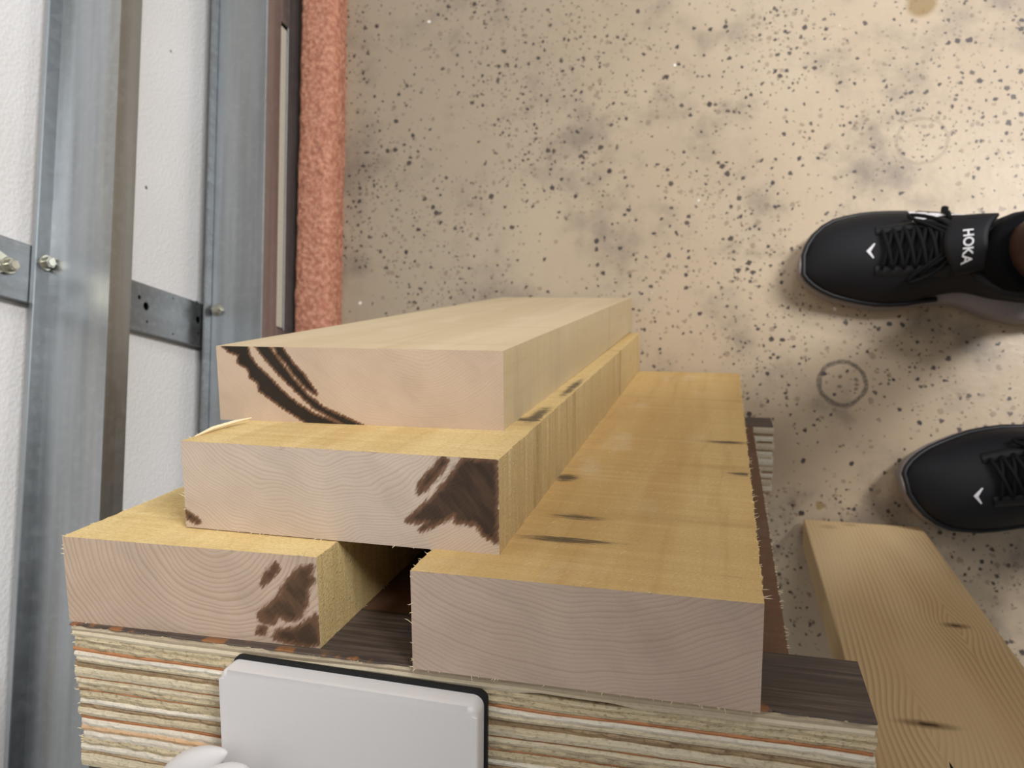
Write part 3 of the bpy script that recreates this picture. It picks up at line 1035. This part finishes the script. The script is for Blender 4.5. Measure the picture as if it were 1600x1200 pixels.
def toe_spring(x):
    return .016 * max(0, (.07 - x) / .07) ** 2 + .008 * max(0, (x - .232) / .043) ** 2


def sole_mesh(side):
    bm = bmesh.new()
    rows = []
    for x in XS:
        la, me_ = itp(STN, x, 1), itp(STN, x, 2)
        zb = toe_spring(x)
        # sidewall height: taller at the heel
        hs = .024 + .018 * min(1, max(0, (x - .09) / .12)) + (.004 if x < .03 else 0)
        prof = [(.90, zb), (.97, zb + .003), (1.0, zb + .35 * hs), (.995, zb + .7 * hs), (.955, zb + hs)]
        c, hw = (la + me_) / 2, (la - me_) / 2
        L = [(x, side * (c + s * hw), z) for s, z in prof]
        R = [(x, side * (c - s * hw), z) for s, z in prof][::-1]
        rows.append([bm.verts.new(p) for p in L + R])
    m = len(rows[0])
    for i in range(len(rows) - 1):
        for k in range(m):
            bm.faces.new((rows[i][k], rows[i][(k + 1) % m], rows[i + 1][(k + 1) % m], rows[i + 1][k]))
    bm.faces.new(rows[0])
    bm.faces.new(rows[-1][::-1])
    return bm


def upper_mesh(side, grow=0.0):
    bm = bmesh.new()
    rows = []
    nt = 26
    for x0 in XS:
        x = .004 + x0 * (.267 / .275)
        la, me_ = itp(STN, x0, 1), itp(STN, x0, 2)
        q = min(1, max(0, (x - .12) / .08))
        la -= .0028 + .004 * q
        me_ += .0028 + .013 * q
        c, hw = (la + me_) / 2, (la - me_) / 2
        hs = .024 + .016 * min(1, max(0, (x0 - .09) / .12)) + (.004 if x < .03 else 0)
        zb = toe_spring(x0) + hs - .006
        zt = max(itp(TOPH, x, 1), zb + .004)
        p = 2.1 + .5 * q
        row = []
        for k in range(nt + 1):
            t = math.pi * k / nt
            s = math.cos(t)
            yy = math.copysign(abs(s) ** (2 / p) if p > 2 else abs(s), s)
            zz = abs(math.sin(t)) ** (2 / p)
            row.append(bm.verts.new((x, side * (c + yy * hw), zb + (zt - zb) * zz)))
        rows.append(row)
    for i in range(len(rows) - 1):
        for k in range(nt):
            bm.faces.new((rows[i][k], rows[i][k + 1], rows[i + 1][k + 1], rows[i + 1][k]))
        bm.faces.new((rows[i][nt], rows[i][0], rows[i + 1][0], rows[i + 1][nt]))
    bm.faces.new(rows[0])
    bm.faces.new(rows[-1][::-1])
    return bm


def make_shoe(person, name, toe, ang, side, label, logo, lateral_print):
    e = empty(name)
    e.parent = person
    e.matrix_world = Matrix.Translation(toe) @ Matrix.Rotation(ang, 4, 'Z')
    tag(e, label)
    o = obj('sole', sole_mesh(side), M_mid, e, smooth=True)
    o.modifiers.new('sub', 'SUBSURF').render_levels = 1
    ub = upper_mesh(side)
    bvh = BVHTree.FromBMesh(ub)

    def H(x, y, dz=.0008):
        h = bvh.ray_cast(Vector((x, y, .3)), Vector((0, 0, -1)))
        return Vector((x, y, (h[0].z if h[0] else .05) + dz))
    o = obj('upper', ub, M_upper, e, smooth=True)
    o.modifiers.new('sub', 'SUBSURF').render_levels = 1
    # smooth guard around the toe rim
    g = bmesh.new()
    def rim(zoff, inset):
        L = []
        for x0 in [.15, .13, .11, .09, .07, .05, .035, .02, .010, .004]:
            L.append((x0, 1, inset))
        return L
    ptsL = []
    for x0 in (.135, .12, .105, .09, .075, .06, .045, .033, .022, .013, .006, .0025):
        la = itp(STN, x0, 1) - .003
        ptsL.append((x0 + .003, side * la, toe_spring(x0) + .0265))
    ptsM = []
    for x0 in (.0025, .006, .013, .022, .033, .045, .06, .075, .09, .105, .12, .135):
        me_ = itp(STN, x0, 2) + .003
        ptsM.append((x0 + .003, side * me_, toe_spring(x0) + .0265))
    tube(g, ptsL + ptsM, .0028, 8)
    obj('toe_guard', g, M_guard, e, smooth=True)
    # eyestay: two raised bands beside the laces
    c0 = lambda x: side * (itp(STN, x, 1) + itp(STN, x, 2)) / 2 * .9
    for s in (-1, 1):
        b = bmesh.new()
        xs = [.073 + .0080 * k for k in range(9)]
        va = []
        for x in xs:
            wd = .020 + .06 * (x - .073)
            row = [b.verts.new(H(x, c0(x) + s * (wd + dd), z)) for dd, z in ((-.004, .0004), (-.003, .0022), (.004, .0022), (.006, .0003))]
            va.append(row)
        for i in range(len(va) - 1):
            for k in range(3):
                b.faces.new((va[i][k], va[i][k + 1], va[i + 1][k + 1], va[i + 1][k]))
        obj('eyestay', b, M_guard, e, smooth=True)
    # laces: rungs and crosses, then a bow with two loops and two ends
    b = bmesh.new()
    nR = 6
    for k in range(nR):
        x = .078 + .0098 * k
        wd = .020 + .06 * (x - .073)
        for s in (-1, 1):
            P = []
            for j in range(9):
                f = j / 8
                y = c0(x) + s * wd * (1 - 2 * f)
                P.append(H(x + .0095 * f * (1 if k < nR - 1 else .3), y, .0030 + .0018 * math.sin(math.pi * f) + .0010 * (s > 0)))
            tube(b, P, [.0016] + [.0022] * 7 + [.0016], 6)
    obj('laces', b, M_lace, e, smooth=True)
    b = bmesh.new()
    xk = .136
    K = H(xk, c0(xk), .006)
    bmesh.ops.create_uvsphere(b, u_segments=10, v_segments=6, radius=.0055, matrix=Matrix.Translation(K) @ Matrix.Diagonal((.8, 1.2, .8, 1)))
    for s in (-1, 1):
        lp = []
        for j in range(15):
            f = j / 14
            a = math.pi * 2 * f
            ox = -.006 - .010 * math.sin(a) * .8 - .018 * math.sin(math.pi * f)
            oy = s * (.034 * math.sin(math.pi * f) ** .8 )
            lp.append(H(xk + ox + .008 * math.cos(a), c0(xk) + oy, .005 + .004 * math.sin(math.pi * f)))
        tube(b, lp, .0021, 6)
        en = [H(xk + .004 - .030 * f, c0(xk) + s * (.008 + .020 * f), .0045 + .003 * math.sin(math.pi * f)) for f in [q / 8 for q in range(9)]]
        tube(b, en, .0020, 6)
    obj('lace_bow', b, M_lace, e, smooth=True)
    # tongue: padded flap rising in front of the ankle
    t = bmesh.new()
    rows = []
    for i in range(9):
        f = i / 8
        x = .128 + .034 * f
        zc = .0955 + .021 * f - .006 * f * f
        wd = .029 - .003 * f
        row = []
        for k in range(15):
            g_ = -1 + 2 * k / 14
            row.append(t.verts.new((x + .012 * g_ * g_, c0(.15) + g_ * wd, zc - .009 * g_ * g_)))
        rows.append(row)
    low = []
    for i in range(9):
        low.append([t.verts.new((v.co.x + .003, v.co.y, v.co.z - .008)) for v in rows[i]])
    for i in range(8):
        for k in range(14):
            t.faces.new((rows[i][k], rows[i][k + 1], rows[i + 1][k + 1], rows[i + 1][k]))
            t.faces.new((low[i][k], low[i + 1][k], low[i + 1][k + 1], low[i][k + 1]))
    for k in range(14):
        t.faces.new((rows[8][k], rows[8][k + 1], low[8][k + 1], low[8][k]))
        t.faces.new((rows[0][k], low[0][k], low[0][k + 1], rows[0][k + 1]))
    for i in range(8):
        t.faces.new((rows[i][0], rows[i + 1][0], low[i + 1][0], low[i][0]))
        t.faces.new((rows[i][14], low[i][14], low[i + 1][14], rows[i + 1][14]))
    bmesh.ops.recalc_face_normals(t, faces=t.faces)
    tb = BVHTree.FromBMesh(t)
    o = obj('tongue', t, M_upper, e, smooth=True)
    # lettering on the tongue
    cu = bpy.data.curves.new('lettering', 'FONT')
    cu.body = 'HOKA'
    cu.size = .0114
    cu.align_x = 'CENTER'
    cu.align_y = 'CENTER'
    cu.extrude = 0
    cu.offset = .00025
    tmp = bpy.data.objects.new('tmp', cu)
    COL.objects.link(tmp)
    dg = bpy.context.evaluated_depsgraph_get()
    me = bpy.data.meshes.new_from_object(tmp.evaluated_get(dg))
    bpy.data.objects.remove(tmp)
    me.name = 'lettering'
    tm = bmesh.new()
    tm.from_mesh(me)
    bmesh.ops.subdivide_edges(tm, edges=tm.edges[:], cuts=2, use_grid_fill=True)
    tm.to_mesh(me)
    tm.free()
    for v in me.vertices:
        x, y = v.co.x, v.co.y
        p = Vector((.1465 + y, c0(.15) - .006 - x, .3))
        h = tb.ray_cast(p, Vector((0, 0, -1)))
        v.co = Vector((p.x, p.y, (h[0].z if h[0] else .11) + .0013))
    me.materials.clear()
    tag(link('lettering', me, M_print, e), 'white lettering on the tongue')
    # small bird-shaped chevron on the toe box
    lb = bmesh.new()
    vs = [lb.verts.new(H(px, py, .0009)) for px, py in logo]
    ns = len(vs) // 2
    for i in range(ns - 1):
        lb.faces.new((vs[i], vs[i + 1], vs[2 * ns - 2 - i], vs[2 * ns - 1 - i]))
    tag(obj('chevron_mark', lb, M_print, e), 'small pale chevron mark')
    if lateral_print:
        la = bmesh.new()
        def S(x, f):
            # point on the lateral wall, f 0 low .. 1 high
            h = bvh.ray_cast(Vector((x, side * .12, .041 + .016 * f)), Vector((0, -side, 0)))
            return (h[0] + Vector((0, side * .0008, .0002))) if h[0] else Vector((x, side * .055, .05))
        cols = [(x, lo, hi) for x, lo, hi in ((.106, .0, 1.0), (.112, -.1, 1.05), (.118, -.1, 1.1), (.124, -.1, 1.15), (.130, 0, 1.2), (.136, .1, 1.25), (.142, .25, 1.3), (.150, .6, 1.35), (.158, 1.0, 1.4))]
        R = [[la.verts.new(S(x, lo + (hi + .7 - lo) * q / 4)) for q in range(5)] for x, lo, hi in cols]
        for i in range(len(R) - 1):
            for q in range(4):
                la.faces.new((R[i][q], R[i][q + 1], R[i + 1][q + 1], R[i + 1][q]))
        tag(obj('side_print', la, M_print, e), 'white side mark')
        st = bmesh.new()
        for pts in ([(.112, .75), (.117, .45), (.123, .35), (.129, .55)], [(.122, 1.0), (.128, .8), (.134, .55), (.139, .6)], [(.134, 1.1), (.141, .95), (.147, .9)]):
            tube(st, [S(x, f) + Vector((0, side * .0004, .0002)) for x, f in pts], .0006, 5)
        obj('side_print_strokes', st, M_eye, e)
    # padded collar and heel
    cb = bmesh.new()
    cpts = []
    cyc = side * -.006
    for k in range(25):
        a = 2 * math.pi * k / 24
        xx = .202 + .042 * math.cos(a)
        yy = cyc + .036 * math.sin(a)
        zz = .096 + .012 * max(0, math.cos(a)) ** 2 - .020 * max(0, -math.cos(a)) ** 1.5
        cpts.append((xx, yy, zz))
    tube(cb, cpts, .0075, 10)
    obj('collar', cb, M_upper, e, smooth=True)
    # pull loop at the side of the lacing
    pb_ = bmesh.new()
    tube(pb_, [H(.137, side * .036, .002), H(.137, side * .043, .007), H(.137, side * .049, .008), H(.138, side * .0535, .009)], [.0022, .0025, .0034, .0036], 8)
    obj('lace_tip', pb_, M_lace, e, smooth=True)
    # sock
    sk = bmesh.new()
    tube(sk, [(.198, cyc, .070), (.198, cyc, .095), (.2, cyc, .106), (.202, cyc, .111)], [.036, .0385, .0375, .0365], 24)
    obj('sock', sk, M_sock, e, smooth=True)
    return e, e.matrix_world @ Vector((.206, cyc, .085))


person = empty('person', Matrix.Translation((.31, .13, 0)))
tag(person, 'person in black running shoes and black socks, standing at the right edge, ankle bare', 'person')
bpy.context.view_layer.update()


def chev(c, a, s):
    pts = [(-.0075, -.0050), (-.0005, -.0010), (.0085, -.0055), (.0090, -.0040), (.0000, .0035), (-.0085, -.0040)]
    ca, sa = math.cos(a), math.sin(a)
    return [(c[0] + s * (ca * x - sa * y), c[1] + s * (sa * x + ca * y)) for x, y in pts]


sh1, A1 = make_shoe(person, 'shoe', (.074, .2335, 0), 0.0, 1, 'upper right shoe, pointing left, with pale side mark and tongue lettering',
                    chev((.067, .008), math.radians(88), .9), True)
sh2, A2 = make_shoe(person, 'shoe', (.1765, .0065, 0), .24, -1, 'lower left shoe, its toe over the foot of the pine board',
                    chev((.060, -.022), math.radians(-282), .9), False)

# one continuous body: two bare legs joined at the hips (upper part is outside the picture)
bm = bmesh.new()
hipc = Vector((.36, .14, .86))
V = [(hipc, .115), (hipc + Vector((0, 0, .12)), .120)]
E_ = [(0, 1)]
for A, sy in ((A1, 1), (A2, -1)):
    hip = hipc + Vector((0, sy * .085, -.03))
    knee = (A * .45 + hip * .55)
    knee = Vector((A.x * .62 + hip.x * .38 - .012, A.y * .55 + hip.y * .45, .47))
    chain = [(hip, .085), (hip.lerp(knee, .5), .070), (knee + Vector((0, 0, .05)), .054), (knee, .052), (knee.lerp(A, .28) + Vector((.012, 0, 0)), .054),
             (knee.lerp(A, .62) + Vector((.006, 0, 0)), .042), (knee.lerp(A, .84), .0335), (Vector((A.x, A.y, .13)), .0325), (Vector((A.x, A.y, .085)), .034)]
    prev = 0
    for p, r in chain:
        V.append((p, r))
        E_.append((prev, len(V) - 1))
        prev = len(V) - 1
me = bpy.data.meshes.new('body')
me.from_pydata([tuple(v[0] - person.location) for v in V], E_, [])
body = link('body', me, M_skin, person)
sk = body.modifiers.new('skin', 'SKIN')
for i, (p, r) in enumerate(V):
    me.skin_vertices[0].data[i].radius = (r, r)
    me.skin_vertices[0].data[i].use_root = (i == 0)
sb = body.modifiers.new('sub', 'SUBSURF')
sb.levels = sb.render_levels = 2
dg = bpy.context.evaluated_depsgraph_get()
bme = bpy.data.meshes.new_from_object(body.evaluated_get(dg))
body.modifiers.clear()
body.data = bme
for p in bme.polygons:
    p.use_smooth = True
# loose dark shorts around the thighs
sh = bmesh.new()
tube(sh, [hipc + Vector((0, 0, .14)) - person.location, hipc + Vector((0, 0, .06)) - person.location, hipc - Vector((0, 0, .04)) - person.location],
     [.150, .165, .170], 32, cap=False)
for sy in (1, -1):
    hip = hipc + Vector((0, sy * .085, .02)) - person.location
    tube(sh, [hip, hip + Vector((-.005, sy * .012, -.15)), hip + Vector((-.012, sy * .02, -.27))], [.098, .103, .108], 24, cap=False)
o = obj('shorts', sh, M_short, person, smooth=True)
